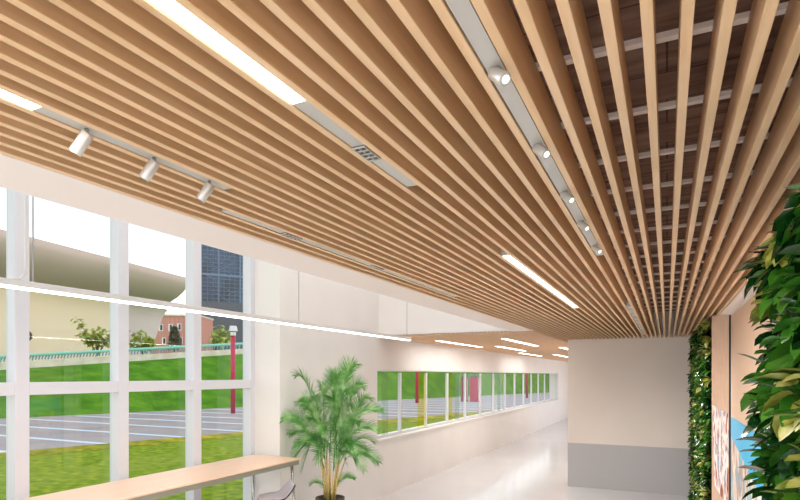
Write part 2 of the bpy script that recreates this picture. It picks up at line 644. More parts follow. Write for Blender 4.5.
# ------------------------------------------------------------------ recessed linear lamps in the gaps
def led_channel(name, a, y0, y1, glow, grilles, label, power=0, width=0.0452):
    """channel from y0 to y1; glow = list of (ya, yb) luminous lengths; grilles = list of (y, length)"""
    r = empty(name, (a, (y0 + y1) / 2, ZC), label, 'ceiling light', 'recessed linear channels between the slats')
    MB().box(a - width / 2, a + width / 2, y0, y1, ZC + 0.004, ZC + 0.06).build('channel', m_grey, r)
    for ya, yb_ in glow:
        MB().box(a - width / 2 + 0.003, a + width / 2 - 0.003, ya, yb_, ZC + 0.001, ZC + 0.0035).build('diffuser', m_led, r)
        if power:
            l = area_light('lamp_glow', (a, (ya + yb_) / 2, ZC + 0.0005), 0.036, yb_ - ya, power, (1, 0.975, 0.95), (a, (ya + yb_) / 2, 0))
            l.rotation_euler = (0, 0, 0)
            l.parent = r
            l.location = Vector((a, (ya + yb_) / 2, ZC + 0.0005)) - r.location
    for yg, ln in grilles:
        g = MB().box(a - width / 2 + 0.001, a + width / 2 - 0.001, yg - ln / 2, yg + ln / 2, ZC, ZC + 0.004).build('louvre', m_black, r)
        h = MB()
        for i in range(5):
            yy = yg - ln / 2 + ln * i / 4
            h.box(a - width / 2 + 0.001, a + width / 2 - 0.001, yy - 0.0022, yy + 0.0022, ZC - 0.004, ZC + 0.0005)
        for xx in (a - width / 2 + 0.002, a, a + width / 2 - 0.002):
            h.box(xx - 0.0015, xx + 0.0015, yg - ln / 2, yg + ln / 2, ZC - 0.004, ZC + 0.0005)
        h.build('louvre_grid', m_grey, g)
    return r


a11, a20, a23, a4 = gap_x(11), gap_x(20), gap_x(23), gap_x(4)
yA = lambda py, a: y_at(py, a, ZC)
led_channel('recessed_channel_light', a11, yA(0, a11) - 0.5, yA(187, a11), [(yA(0, a11) - 0.45, yA(103, a11))],
            [(yA(153.5, a11), 0.105)], 'bright strip light crossing the top left, with a small black louvre in its grey end', 46)
led_channel('recessed_channel_light', a20, -0.9, yA(190, a20), [(-0.85, yA(109, a20))],
            [], 'short glowing strip at the left edge whose grey channel carries three cylinder spotlights', 22)
led_channel('recessed_channel_light', a23, yA(212, a23), yA(297, a23), [],
            [(yA(236.5, a23), 0.13), (yA(268, a23), 0.13)], 'unlit grey channel near the white soffit with two black louvres', 0, 0.040)
led_channel('recessed_channel_light', a11, yA(256, a11) - 0.02, yA(308, a11), [(yA(256.5, a11), yA(308, a11) - 0.01)],
            [], 'short bright strip light alone in the middle of the slats, nearer the far wall', 70)
led_channel('recessed_channel_light', a4, yA(0, a4) - 0.7, yA(256, a4), [],
            [], 'long unlit grey channel carrying five small spotlights with bright lenses', 0, 0.040)
rr = led_channel('recessed_channel_light', a4, yA(306, a4), yA(335, a4), [],
                 [], 'short grey channel of small round openings nearest the top of the far wall', 0, 0.044)
ya, yb2 = yA(306, a4), yA(335, a4)
n = 9
for i in range(n):
    yy = ya + (yb2 - ya) * (i + 0.5) / n
    MB().tube([(a4, yy, ZC + 0.005), (a4, yy, ZC + 0.0005)], [0.017, 0.014], 12).build('round_lens', m_chrome, rr)

for q in (0.3, 0.7):
    l = bpy.data.lights.new('downlight_beam', 'SPOT')
    l.energy = 110
    l.spot_size = math.radians(150)
    l.spot_blend = 1.0
    l.shadow_soft_size = 0.02
    l.color = (1, 0.96, 0.92)
    o = bpy.data.objects.new('downlight_beam', l)
    C.objects.link(o)
    o.parent = rr
    o.location = Vector((a4, ya + (yb2 - ya) * q, ZC - 0.03)) - rr.location


# ------------------------------------------------------------------ spotlights
def make_spot(loc, direction, label, group, lens_mat, length=0.058, rad=0.0172, stem=0.02, power=0, aim=None):
    loc = Vector(loc)
    r = empty('ceiling_spotlight', loc, label, 'spotlight', group)
    d = Vector(direction).normalized()
    j = loc + Vector((0, 0, -stem))
    MB().tube([loc, j + Vector((0, 0, -0.004))], 0.006, 10).build('mount', m_chrome, r, smooth=True)
    s0 = j - d * 0.008
    s1 = j + d * length
    body = MB()
    body.tube([s0, s0 + d * 0.002, s1 - d * 0.001, s1], [rad * 0.94, rad, rad, rad * 0.96], 28)
    bo = body.build('lamp_body', m_spot, r)
    for pl in bo.data.polygons:
        pl.use_smooth = len(pl.vertices) == 4
    MB().tube([s1 - d * 0.002, s1 + d * 0.0015], rad * 0.92, 24).build('bezel', m_grey, r)
    MB().tube([s1, s1 + d * 0.003], rad * 0.58, 24).build('lens', lens_mat, r)
    if power:
        l = bpy.data.lights.new('spot_beam', 'SPOT')
        l.energy = power
        l.spot_size = math.radians(70)
        l.spot_blend = 0.6
        l.shadow_soft_size = 0.012
        l.color = (1, 0.93, 0.82)
        o = bpy.data.objects.new('spot_beam', l)
        C.objects.link(o)
        p0 = s1 + d * 0.012
        o.rotation_euler = ((Vector(aim) - p0) if aim else d).to_track_quat('-Z', 'Y').to_euler()
        o.parent = r
        o.location = p0 - loc
    return r


left_lab = ['pale cylinder spotlight hanging first from the left, nearest the glowing strip',
            'pale cylinder spotlight between the other two on the left channel',
            'pale cylinder spotlight at the end of the left channel, farthest from the glowing strip']
for i, (px, py) in enumerate(((87, 130), (157, 158), (212, 181.5))):
    w = (ZC - EYE) * F / (375.0 - py)
    q = unproject(px, py, w)
    q = Vector((a20, q.y, ZC + 0.004))
    make_spot(q, (-0.62, -0.30, -1.0), left_lab[i], 'spotlights on the left channel', m_black)
right_lab = ['small spotlight nearest the top edge on the middle channel, largest of five',
             'second small spotlight from the top on the middle channel',
             'third of the five small spotlights down the middle channel',
             'fourth small spotlight down the middle channel, next to its last one',
             'last small spotlight at the far end of the middle channel']
for i, (px, py, en) in enumerate(((496, 70, 1.0), (540, 146, 1.0), (567, 193, 1.0), (581, 222, 1.0), (596, 246, 1.0))):
    y = yA(py, a4)
    make_spot((a4, y, ZC + 0.004), (0.62, -0.42, -0.62), right_lab[i], 'spotlights on the middle channel', m_lens,
              length=0.045, rad=0.0155, stem=0.012, power=en * 11, aim=(0.5, y + 1.2, 1.6))

# ------------------------------------------------------------------ corridor strip lamps
cl = [((504, 338.3), (536.5, 345.5), -2.69, 'corridor strip light on the wood ceiling closest to the edge of the slats'),
      ((437.5, 340), (480.7, 347), -4.0, 'corridor strip light nearest the camera, at the left over the ribbon window'),
      ((497, 346), (524.6, 350.5), -3.54, 'corridor strip light in the middle row of the wood ceiling'),
      ((520, 353), (541, 355.5), -4.0, 'farther corridor strip light over the ribbon window'),
      ((561, 347), (570, 350), -2.3, 'corridor strip light half hidden behind the corner of the far wall, upper'),
      ((554, 354.5), (570, 357.2), -3.3, 'farthest corridor strip light, half hidden behind the corner of the far wall')]
for p0, p1, a, lab in cl:
    y0, y1 = y_on(p0[0], a), y_on(p1[0], a)
    y1 = min(y1, 28.5)
    r = empty('ceiling_strip_light', (a, (y0 + y1) / 2, ZK), lab, 'ceiling light', 'strip lights on the corridor ceiling')
    MB().box(a - 0.06, a + 0.06, y0 - 0.02, y1 + 0.02, ZK - 0.012, ZK + 0.0).build('housing', m_white, r)
    MB().box(a - 0.05, a + 0.05, y0, y1, ZK - 0.014, ZK - 0.0115).build('diffuser', m_led, r)
    l = area_light('lamp_glow', (a, (y0 + y1) / 2, ZK - 0.0145), 0.08, y1 - y0, 15, (1, 0.98, 0.96), (a, (y0 + y1) / 2, 0))
    l.rotation_euler = (0, 0, 0)
    l.parent = r
    l.location = Vector((0, 0, -0.0145))

# ------------------------------------------------------------------ pendant linear light
aP = -3.2
zP = EYE + 0.495
yP1 = 6.97
pl = empty('pendant_linear_light', (aP, 3, zP), 'long thin white pendant light hung on wires in front of the tall window', 'pendant light')
MB().box(aP - 0.02, aP + 0.02, -1.5, yP1, zP - 0.013, zP + 0.024).build('housing', m_cable, pl, bevel=0.003)
MB().box(aP - 0.017, aP + 0.017, -1.48, yP1 - 0.02, zP - 0.024, zP - 0.013).build('diffuser', m_led, pl)
MB().box(aP - 0.019, aP + 0.019, yP1, yP1 + 0.006, zP - 0.026, zP + 0.024).build('end_cap', m_cable, pl)
for y in (-0.55, 1.91, 4.40, 6.87):
    MB().tube([(aP, y, zP + 0.02), (aP, y, 5.6)], 0.0045, 8).build('wire', m_wire, pl)
MB().tube([(aP, 1.80, zP + 0.022), (aP, 1.84, zP + 0.03), (aP, 1.868, zP + 0.07), (aP, 1.87, zP + 0.2), (aP, 1.875, 5.6)], 0.007, 8).build('power_cable', m_cable, pl, smooth=True)
l = area_light('lamp_glow', (aP, 3, zP - 0.0245), 0.03, 7.5, 20, (1, 0.96, 0.93), (aP, 3, 0))
l.rotation_euler = (0, 0, 0)
l.parent = pl
l.location = (0, 0, -0.0245)

# ------------------------------------------------------------------ right side panels, prints
Zp = EYE + 0.657
XP = 0.64
pn = empty('wood_wall_panel', (XP, 5.3, 0), 'wide pale wood wall panel carrying the print with blue sky', 'wall panel')
MB().box(XP, XR, 1.0, 7.09, 0.02, Zp).build('panel', m_panelwood, pn, bevel=0.003)
MB().box(XP + 0.004, XR, 7.093, 7.14, 0.02, Zp - 0.01).build('shadow_gap', m_black, pn)
fin = empty('wood_wall_fin', (0.56, 7.4, 0), 'narrow pale wood upright panel at the end of the far planted wall', 'wall panel')
MB().box(0.469, 0.640, 7.36, 7.40, 0.0, ZC - 0.001).build('panel', m_panelwood, fin, bevel=0.002)
MB().box(0.64, 0.658, 7.36, 7.40, 0.0, ZC - 0.001).build('edge_strip', m_black, fin)
p2 = MB().box(XP - 0.006, XP - 0.001, 3.6, 7.085, 0.62, 1.742).build('wall_print', m_print2)
tag(p2, 'colourful print with bright blue upper corner on the wide wood panel', 'print')
p1 = MB()
yf = 7.356
pts = [(0.472, 1.855), (0.634, 1.752), (0.634, 0.66), (0.494, 0.93)]
n = len(pts)
p1.v = [Vector((x, y, z)) for y in (yf - 0.004, yf) for x, z in pts]
p1.f = [(0, 1, 2, 3)[::-1], (4, 5, 6, 7), (0, 1, 5, 4), (1, 2, 6, 5), (2, 3, 7, 6), (3, 0, 4, 7)]
p1.mi = [0] * 6
o = p1.build('wall_print', m_print1)
tag(o, 'slanted white and rust coloured print on the narrow wood fin', 'print')


# ------------------------------------------------------------------ planted walls
def leaf(mb, base, d, up, length, width, curl, fold=0.25, segs=6, mi=0, shape=0):
    """one leaf with a folded midrib: base point, direction, approximate up, curl = droop"""
    d = Vector(d).normalized()
    side = d.cross(Vector(up))
    if side.length < 1e-3:
        side = d.orthogonal()
    side.normalize()
    nrm = side.cross(d).normalized()
    rows = []
    p = Vector(base)
    ang = 0.0
    for i in range(segs + 1):
        t = i / segs
        if shape == 0:
            wv = width * math.sin(math.pi * min(1, t ** 0.8)) ** 0.75 if 0 < t < 1 else width * 0.03
        else:
            wv = width * math.sin(math.pi * t ** 1.35) ** 0.8 if 0 < t < 1 else width * 0.04
        dd = (d * math.cos(ang) - nrm * math.sin(ang)).normalized()
        nn = (nrm * math.cos(ang) + d * math.sin(ang)).normalized()
        rows.append([p - side * wv + nn * wv * fold, p.copy(), p + side * wv + nn * wv * fold])
        p = p + dd * (length / segs)
        ang += curl / segs
    mb.grid(rows, mi)


def planted_wall(name, label, x_face, y0, y1, z0, z1, spacing, lsize, seed, depth, origin_y, big=1.0):
    rnd = random.Random(seed)
    r = empty(name, (x_face, origin_y, 0), label, 'living wall')
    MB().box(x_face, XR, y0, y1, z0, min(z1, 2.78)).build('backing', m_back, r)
    parts = {'dark': MB(), 'mid': MB(), 'yel': MB()}
    nz = int((z1 - z0) / spacing)
    ny = max(1, int((y1 - y0) / spacing))
    for i in range(nz + 1):
        for j in range(ny + 1):
            y = y0 + (j + 0.5 * (i % 2) + rnd.uniform(-.3, .3)) * (y1 - y0) / ny
            z = z0 + (i + rnd.uniform(-.3, .3)) * (z1 - z0) / nz
            y = min(max(y, y0), y1)
            z = min(max(z, z0 + .03), z1 - .06)
            kind = rnd.choices(['dark', 'mid', 'yel'], [0.52, 0.30, 0.18])[0]
            out = rnd.uniform(0.0, depth)
            c = Vector((x_face - out, y, z))
            nl = rnd.randint(5, 7)
            ls = lsize * rnd.uniform(0.65, 1.15)
            for q in range(nl):
                th = 2 * math.pi * q / nl + rnd.uniform(-.3, .3)
                sp = rnd.uniform(0.5, 1.3)
                d = Vector((-1.0, math.cos(th) * sp, math.sin(th) * sp + 0.25))
                kk = kind
                if kind == 'dark' and rnd.random() < 0.2:
                    kk = 'mid'
                if d.z > 0 and c.z + d.normalized().z * ls > z1 + 0.03:
                    d.z = -0.1
                leaf(parts[kk], c, d, (0.3, 0, 1), ls * rnd.uniform(.75, 1.1), ls * rnd.uniform(.18, .26),
                     rnd.uniform(0.2, 1.3), rnd.uniform(.1, .45), 6, 0, 1 if rnd.random() < .6 else 0)
    parts['dark'].build('dark_foliage', m_leaf_dark, r, smooth=True)
    tag(r.children[-1], 'dark green glossy leaves')
    parts['mid'].build('bright_foliage', m_leaf_mid, r, smooth=True)
    tag(r.children[-1], 'bright green leaves')
    parts['yel'].build('yellow_foliage', m_leaf_yel, r, smooth=True)
    tag(r.children[-1], 'yellow and olive leaves')
    return r


planted_wall('living_wall', 'dense large-leaved planted wall at the right edge, nearest the camera', 0.50, 1.3, 2.86, 0.0, 2.74, 0.115, 0.20, 5, 0.06, 2.0)
planted_wall('living_wall', 'tall narrow planted wall beside the far wall, small dense leaves', 0.49, 7.44, 11.3, 0.0, 2.86, 0.115, 0.155, 9, 0.03, 9.3)

# ------------------------------------------------------------------ window bar table
tb = empty('bar_table', (-4.6, 4.0, 0), 'long pale wood bar-height table with metal frame along the tall window', 'table')
ZTab = EYE - 1.061
MB().box(-4.98, -4.205, 1.2, 5.85, ZTab - 0.018, ZTab).build('tabletop', m_table, tb, bevel=0.004)
ap = MB()
ap.box(-4.25, -4.215, 1.25, 5.80, ZTab - 0.075, ZTab - 0.018)
ap.box(-4.96, -4.93, 1.25, 5.80, ZTab - 0.075, ZTab - 0.018)
ap.box(-4.93, -4.25, 5.76, 5.80, ZTab - 0.075, ZTab - 0.018)
ap.box(-4.93, -4.25, 1.25, 1.29, ZTab - 0.075, ZTab - 0.018)
ap.build('apron', m_apron, tb)
for y, dy in ((5.73, 0.05), (3.45, 0.0), (1.35, -0.04)):
    for x, dx in ((-4.28, 0.05), (-4.90, -0.03)):
        MB().tube([(x, y, ZTab - 0.02), (x + dx, y + dy, 0.0)], [0.019, 0.016], 16).build('leg', m_chrome, tb, smooth=True)


# ------------------------------------------------------------------ shell stool
def make_stool(cx, cy, rz, label):
    r = empty('bar_stool', (cx, cy, 0), label, 'bar stool')
    r.rotation_euler = (0, 0, rz)
    org = Vector((cx, cy, 0))
    zs = 0.765
    # local x = towards the back rest
    def shell(off):
        rows = []
        for i in range(21):
            t = i / 20.0
            x = -0.20 + 0.42 * t
            z = zs + 0.012 * math.sin(t * math.pi * 1.0) * -1.2
            if t < 0.12:
                z -= 0.03 * (1 - t / 0.12) ** 2
            if t > 0.62:
                z += 0.125 * ((t - 0.62) / 0.38) ** 1.5
            hw = 0.20 * (math.sin(math.pi * (0.10 + 0.80 * t)) ** 0.45)
            row = []
            for j in range(13):
                s = -1 + 2 * j / 12.0
                zz = z + 0.035 * abs(s) ** 3 * (0.5 + t)
                row.append(org + Vector((x - 0.03 * abs(s) ** 2 * t, s * hw, zz + off)))
            rows.append(row)
        return rows
    s1 = MB().grid(shell(0.0)).build('seat', m_shell, r, smooth=True, thick=0.008)
    tag(s1, 'grey lavender plastic shell')
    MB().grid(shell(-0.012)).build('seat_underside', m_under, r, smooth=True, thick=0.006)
    MB().tube([org + Vector((0, 0, zs - 0.05)), org + Vector((0, 0, zs - 0.02))], 0.09, 24).build('seat_plate', m_black, r)
    for sx in (-1, 1):
        for sy in (-1, 1):
            MB().tube([org + Vector((sx * 0.08, sy * 0.08, zs - 0.04)), org + Vector((sx * 0.2, sy * 0.2, 0.0))], 0.011, 12).build('leg', m_chrome, r, smooth=True)
    f = MB()
    q = 0.08 + 0.12 * (zs - 0.04 - 0.28) / (zs - 0.04)
    ring = [(-q, -q), (q, -q), (q, q), (-q, q)]
    for i in range(4):
        a, b = ring[i], ring[(i + 1) % 4]
        f.tube([org + Vector((a[0], a[1], 0.28)), org + Vector((b[0], b[1], 0.28))], 0.008, 10)
    f.build('footrest', m_chrome, r, smooth=True)
    return r


make_stool(-4.13, 5.24, math.radians(50), 'grey shell bar stool tucked under the far end of the bar table')

# ------------------------------------------------------------------ potted palm
PX, PY = -4.0, 6.19
pm = empty('potted_palm', (PX, PY, 0), 'tall feathery green palm in a dark pot between table and ribbon window', 'plant')
PZ = 0.59
prof = [(0.0, 0.0), (0.15, 0.0), (0.158, 0.02), (0.185, PZ - 0.04), (0.192, PZ - 0.035), (0.192, PZ), (0.176, PZ), (0.172, PZ - 0.05), (0.0, PZ - 0.05)]


def lathe(name, prof, c, m, parent, n=36):
    mb = MB()
    rows = []
    for rr_, z in prof:
        rows.append([Vector((c[0] + max(rr_, 1e-4) * math.cos(2 * math.pi * k / n), c[1] + max(rr_, 1e-4) * math.sin(2 * math.pi * k / n), c[2] + z)) for k in range(n + 1)])
    mb.grid(rows)
    return mb.build(name, m, parent, smooth=True)


lathe('pot', prof, (PX, PY, 0), m_pot, pm)
MB().tube([(PX, PY, PZ - 0.055), (PX, PY, PZ - 0.03)], 0.172, 30).build('soil', m_soil, pm)
rnd = random.Random(3)


def bez(a, b, c, t):
    return a * (1 - t) ** 2 + b * 2 * t * (1 - t) + c * t * t


def frond(tip_px, tip_py, dw, rise, stemtop, llen=0.2, pale=False):
    llen *= 1.25
    rise *= 0.72
    w0 = (PY * CT - PX * ST) + dw
    tip = unproject(tip_px, tip_py, w0)
    tip.x = max(tip.x, XC + 0.05)
    base = Vector(stemtop)
    mid = (base + tip) / 2
    ctrl = Vector((base.x * .55 + tip.x * .45, base.y * .55 + tip.y * .45, max(base.z, tip.z) + rise))
    pts = [bez(base, ctrl, tip, i / 24) for i in range(25)]
    mb = MB()
    mb.tube(pts, [0.006 * (1 - i / 26) + 0.0012 for i in range(25)], 6)
    L = sum((pts[i + 1] - pts[i]).length for i in range(24))
    n = int(L / 0.021)
    roll = rnd.choice((-1, 1)) * rnd.uniform(0.45, 1.1)
    for i in range(n):
        t = 0.12 + 0.88 * i / (n - 1)
        p = bez(base, ctrl, tip, t)
        d = (bez(base, ctrl, tip, min(1, t + 0.01)) - bez(base, ctrl, tip, t - 0.01)).normalized()
        side = d.cross(Vector((0, 0, 1)))
        if side.length < 0.05:
            side = d.cross(Vector((0.3, 1, 0)))
        side.normalize()
        side = Matrix.Rotation(roll, 3, d) @ side
        upv = side.cross(d).normalized()
        if upv.z < 0:
            upv = -upv
        prof_ = math.sin(math.pi * (0.12 + 0.80 * (i / (n - 1)))) ** 0.7
        ll = llen * prof_ * rnd.uniform(0.85, 1.1)
        for sg in (-1, 1):
            fw_ = 0.75 + 0.9 * (i / n)
            dirn = (side * sg + d * fw_ + upv * rnd.uniform(0.15, 0.45)).normalized()
            q = p.copy()
            rows = []
            hw = 0.0062
            for k in range(5):
                s = k / 4
                wv = hw * (1 - s) ** 0.6 * (0.6 + 0.4 * min(1, s * 5)) + 0.0004
                wd = dirn.cross(upv)
                if wd.length < 1e-3:
                    wd = d
                wd.normalize()
                if q.x < XC + 0.02:
                    q.x = XC + 0.02
                rows.append([q - wd * wv, q + wd * wv])
                q = q + dirn * (ll / 4)
                dirn = (dirn + Vector((0, 0, -0.15))).normalized()
            mb.grid(rows)
    return mb.build('frond', m_palm, pm)


stems = []
for i in range(15):
    a = 2 * math.pi * i / 15 + rnd.uniform(-.2, .2)
    rb = rnd.uniform(0.02, 0.09)
    rt = rnd.uniform(0.06, 0.2)
    b = Vector((PX + rb * math.cos(a), PY + rb * math.sin(a), PZ - 0.04))
    tp = Vector((PX + rt * math.cos(a), PY + rt * math.sin(a), rnd.uniform(0.90, 1.25)))
    MB().tube([b, (b * .5 + tp * .5) + Vector((0, 0, .02)), tp], [0.012, 0.010, 0.007], 8).build('cane', m_cane, pm, smooth=True)
    stems.append(tp)
# tip pixel, tip pixel row, depth offset, rise of the arch, leaflet length
FR = [(353, 366, -.02, .0, .21), (341, 374, .12, .0, .2), (297, 376, .1, .10, .17), (322, 388, -.1, .1, .2), (361, 386, .1, .12, .2),
      (282, 419, 0, .20, .17), (288, 434, .15, .24, .17), (382, 411, 0, .22, .17), (378, 430, -.1, .25, .17), (378, 462, 0, .36, .17),
      (291, 462, .1, .34, .17), (298, 446, -.15, .3, .17), (368, 450, .15, .3, .17), (364, 470, -.1, .40, .17), (314, 398, .2, .2, .18),
      (347, 392, -.2, .25, .18), (332, 402, -.2, .35, .18), (308, 424, -.2, .34, .18), (358, 426, -.2, .34, .18), (336, 376, .2, .1, .19),
      (300, 402, .2, .2, .17), (370, 400, .2, .22, .17), (306, 410, -.1, .28, .17), (352, 408, .2, .28, .17),
      (302, 470, -.1, .40, .16), (318, 462, -.25, .42, .16), (346, 464, -.25, .42, .16), (330, 452, .25, .4, .17), (292, 448, .2, .3, .17),
      (374, 442, .2, .3, .17), (312, 440, .3, .35, .17), (348, 440, .3, .35, .17), (322, 430, -.3, .4, .17), (340, 424, -.3, .4, .17),
      (356, 452, -.25, .36, .17), (306, 456, .2, .34, .17)]
for i, (tx, ty, dw, rise, ll) in enumerate(FR):
    # take the stem top whose side of the clump fits the tip
    want = unproject(tx, ty, (PY * CT - PX * ST) + dw)
    bst = min(stems, key=lambda s: (Vector((s.x - PX, s.y - PY)) - Vector((want.x - PX, want.y - PY)).normalized() * 0.14).length + rnd.uniform(0, .12))
    frond(tx, ty, dw, rise, bst, ll)
for tx, ty, dw in ((311, 484, 0.0), (354, 478, 0.0)):
    b = Vector((PX, PY, PZ - 0.02))
    frond(tx, ty, dw, 0.16, b, 0.10)

# ------------------------------------------------------------------ outside: ground
def rd_near(px):
    return 455 - .089 * px


def rd_far(px):
    return 418.7 - .048 * px


lawn = MB().box(-150, XW - 0.2, -40, 140, -0.4, -0.03)
tag(lawn.build('lawn', m_grass), kind='structure')
cols = list(range(-260, 641, 20))
road = MB()
rowsN = [ground(px, rd_near(px), 0.0) for px in cols]
rowsF = [ground(px, rd_far(px), 0.0) for px in cols]
for v in rowsN + rowsF:
    v.z = 0
road.grid([[v - Vector((0, 0, 0.06)) for v in rowsN], rowsN, rowsF])
tag(road.build('road', m_asphalt), kind='structure')
edge = MB()
rndg = random.Random(8)
cc2 = [x for x in range(-260, 560, 6)]
r1 = [ground(px, rd_near(px) + 0.2, 0.0) for px in cc2]
r2 = [ground(px, rd_near(px) + 2.0 + rndg.uniform(-0.6, 1.6), 0.0) for px in cc2]
edge.grid([[Vector((v.x, v.y, 0.07)) for v in r1], [Vector((v.x, v.y, -0.02)) for v in r2]])
edge.grid([[Vector((v.x, v.y, 0.07)) for v in r1], [Vector((v.x, v.y, -0.03)) for v in r1]])
tag(edge.build('lawn_edge', m_grassedge), kind='structure')

# painted lines run across the road, parallel to the room's cross axis
st = empty('road_marking', (-25, 20, 0), kind='structure')
rdir = (rowsN[-1] - rowsN[0]).normalized()
ys = []
for py in (417.5, 422, 427.5, 435.5, 446.5):
    ys.append(ground(150, py, 0).y)


def line_hit(y, fn):
    # crossing of the world line Y = y with the road edge given by fn(px)
    lo, hi = -1500, 640
    for _ in range(60):
        mid = (lo + hi) / 2
        if ground(mid, fn(mid), 0).y < y:
            lo = mid
        else:
            hi = mid
    return ground(lo, fn(lo), 0)


dy = (ys[-2] - ys[-1])
allys = [ys[0] - dy_ for dy_ in ()]
y = 14.4 - 2.5 * 4
while y < 62:
    a_, b_ = line_hit(y, rd_near), line_hit(y, rd_far)
    if a_.x > b_.x + 0.5:
        MB().box(b_.x + 0.8, a_.x - 0.4, y - 0.13, y + 0.13, 0.0, 0.006).build('painted_line', m_stripe, st)
    y += 2.5

# grass bank, kerb and railing
def wb(px):
    return EYE * F / (rd_far(px) - 375.0)


def ktop(px):
    return 370 - .066 * px


bank = MB()
rows = []
for i in range(9):
    t_ = i / 8
    row = []
    for px in cols:
        w = wb(px) + 9 * t_
        zt = EYE + (375 - ktop(px)) / F * (wb(px) + 9)
        base = unproject(px, 375, w)
        s = t_ * t_ * (3 - 2 * t_) * .6 + t_ * .4
        row.append(Vector((base.x, base.y, zt * s)))
    rows.append(row)
last = rows[-1]
rows.append([v + Vector((-30, 20, 1.0)) for v in last])
bank.grid(rows)
tag(bank.build('grass_bank', m_bank, smooth=True), kind='structure')
kpx = list(range(-160, 321, 16))
kb = MB()
f0 = [unproject(px, ktop(px) + 0.5, wb(px) + 9) for px in kpx]
hk = 0.50
outw = Vector((-0.45, 0.3, 0))
kb.grid([[v for v in f0], [v + Vector((0, 0, hk)) for v in f0], [v + Vector((0, 0, hk)) + outw for v in f0], [v + outw for v in f0]])
kr = kb.build('kerb_wall', m_kerb)
kr['kind'] = 'structure'
tr_ = MB().grid([[v + Vector((0, 0, hk - 0.05)) + outw for v in f0], [v + Vector((0, 0, hk - 0.05)) + Vector((-ST, CT, 0)) * 70 for v in f0]])
tr_.build('bounce_slab', m_kerb)['kind'] = 'structure'  # unseen pale slab, added to bounce neutral light onto the museum
rl = empty('railing', f0[8], 'teal green metal railing on the low stone wall behind the grass bank', 'railing')
top = [v + Vector((0, 0, hk + 0.42)) + outw * .5 for v in f0]
low = [v + Vector((0, 0, hk + 0.08)) + outw * .5 for v in f0]
MB().tube(top, 0.11, 8).build('top_rail', m_teal, rl)
for i in range(len(f0)):
    MB().tube([low[i] - Vector((0, 0, .1)), top[i]], 0.035, 6).build('post', m_teal, rl)
inf = MB()
for i in range(len(f0) - 1):
    for k in range(5):
        a_ = low[i].lerp(low[i + 1], k / 5)
        b_ = top[i].lerp(top[i + 1], (k + .55) / 5)
        inf.tube([a_, b_], 0.05, 5, cap=False)
m_mesh = mat('blue_grey_infill', srgb(116, 152, 168), 0.5)
inf.build('infill_bars', m_mesh, rl)


# magenta lamp posts and totems
def post(px, base_py, top_py, rad, label, head=True, grp=None):
    b = ground(px, base_py, 0)
    w = EYE * F / (base_py - 375)
    zt = EYE + (375 - top_py) * w / F
    r = empty('lamp_post', (b.x, b.y, 0), label, 'lamp post', grp)
    MB().tube([b, (b.x, b.y, zt - (0.55 if head else 0))], rad, 14).build('pole', m_magenta, r, smooth=True)
    if head:
        MB().tube([(b.x, b.y, zt - 0.55), (b.x, b.y, zt - 0.35), (b.x, b.y, zt - 0.3), (b.x, b.y, zt)], [rad * 1.2, rad * 1.2, rad * 2.0, rad * 1.5], 14).build('lamp_head', m_chrome, r)
    return r


post(233, 413.5, 326, 0.13, 'magenta lamp post with silver head seen through the tall window')
post(417, 403, 350, 0.14, 'magenta post seen through the second pane of the ribbon window', False)
post(527, 398, 350, 0.10, 'thin dark red post seen far along the ribbon window', False)
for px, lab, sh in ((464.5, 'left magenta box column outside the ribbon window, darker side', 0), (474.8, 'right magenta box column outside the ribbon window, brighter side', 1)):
    b = ground(px, 401.5, 0)
    r = empty('street_totem', (b.x, b.y, 0), lab, 'totem', 'magenta totems outside the ribbon window')
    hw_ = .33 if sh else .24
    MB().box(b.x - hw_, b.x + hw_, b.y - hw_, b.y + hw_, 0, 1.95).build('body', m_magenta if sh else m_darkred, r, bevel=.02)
    MB().box(b.x - hw_ + .05, b.x + hw_ - .05, b.y - hw_ + .05, b.y + hw_ - .05, 1.95, 2.12).build('cap', m_darkpanel, r)
    MB().box(b.x + hw_ + .001, b.x + hw_ + .015, b.y - .05, b.y + .05, 0.1, 1.85).build('seam_strip', m_white, r)

# ------------------------------------------------------------------ outside: museum with coved overhang
mu = empty('museum_building', unproject(60, 375, 55) - Vector((0, 0, EYE)), 'large cream building with a taupe overhanging upper storey, left panes', 'building')
D = unproject(560, 375, 1) - Vector((0, 0, EYE))
D = Vector((D.x, D.y, 0)).normalized()
NV = Vector((D.y, -D.x, 0))        # towards the viewer
P0 = unproject(0, 375, 50)
P0.z = 0


def at_px(px, off):
    """point on the line parallel to D through P0 + NV*off shown at column px"""
    base = P0 + NV * off
    r = unproject(px, 375, 1) - Vector((0, 0, EYE))
    # base + s D = k r
    det = D.x * (-r.y) + r.x * D.y
    s = (-base.x * (-r.y) - r.x * base.y) / det
    return base + D * s


def zpx(py, p):
    w = -p.x * ST + p.y * CT
    return EYE + (375 - py) * w / F


pT = at_px(0, 4.0)
zT = zpx(229, pT)
profile = [(-6.0, zT), (4.0, zT), (3.9, zT - .85), (3.4, zT - 1.7), (2.6, zT - 2.4), (1.7, zT - 2.9), (0.8, zT - 3.25), (0.0, zT - 3.4)]
s0, s1 = at_px(-400, 4.0), at_px(189.5, 4.0)
L0, L1 = (s0 - P0).dot(D), (s1 - P0).dot(D)
rows = []
for off, z in profile:
    sh = max(0, (zT - z)) * -0.2
    rows.append([P0 + NV * off + D * L0 + Vector((0, 0, z)), P0 + NV * off + D * (L1 + sh) + Vector((0, 0, z))])
up = MB().grid(rows)
endp = [r_[1] for r_ in rows] + [P0 + NV * -6 + D * (L1 - 3) + Vector((0, 0, zT - 3.4))]
up.quad(endp)
up.build('overhang', m_museum_up, mu, smooth=True)
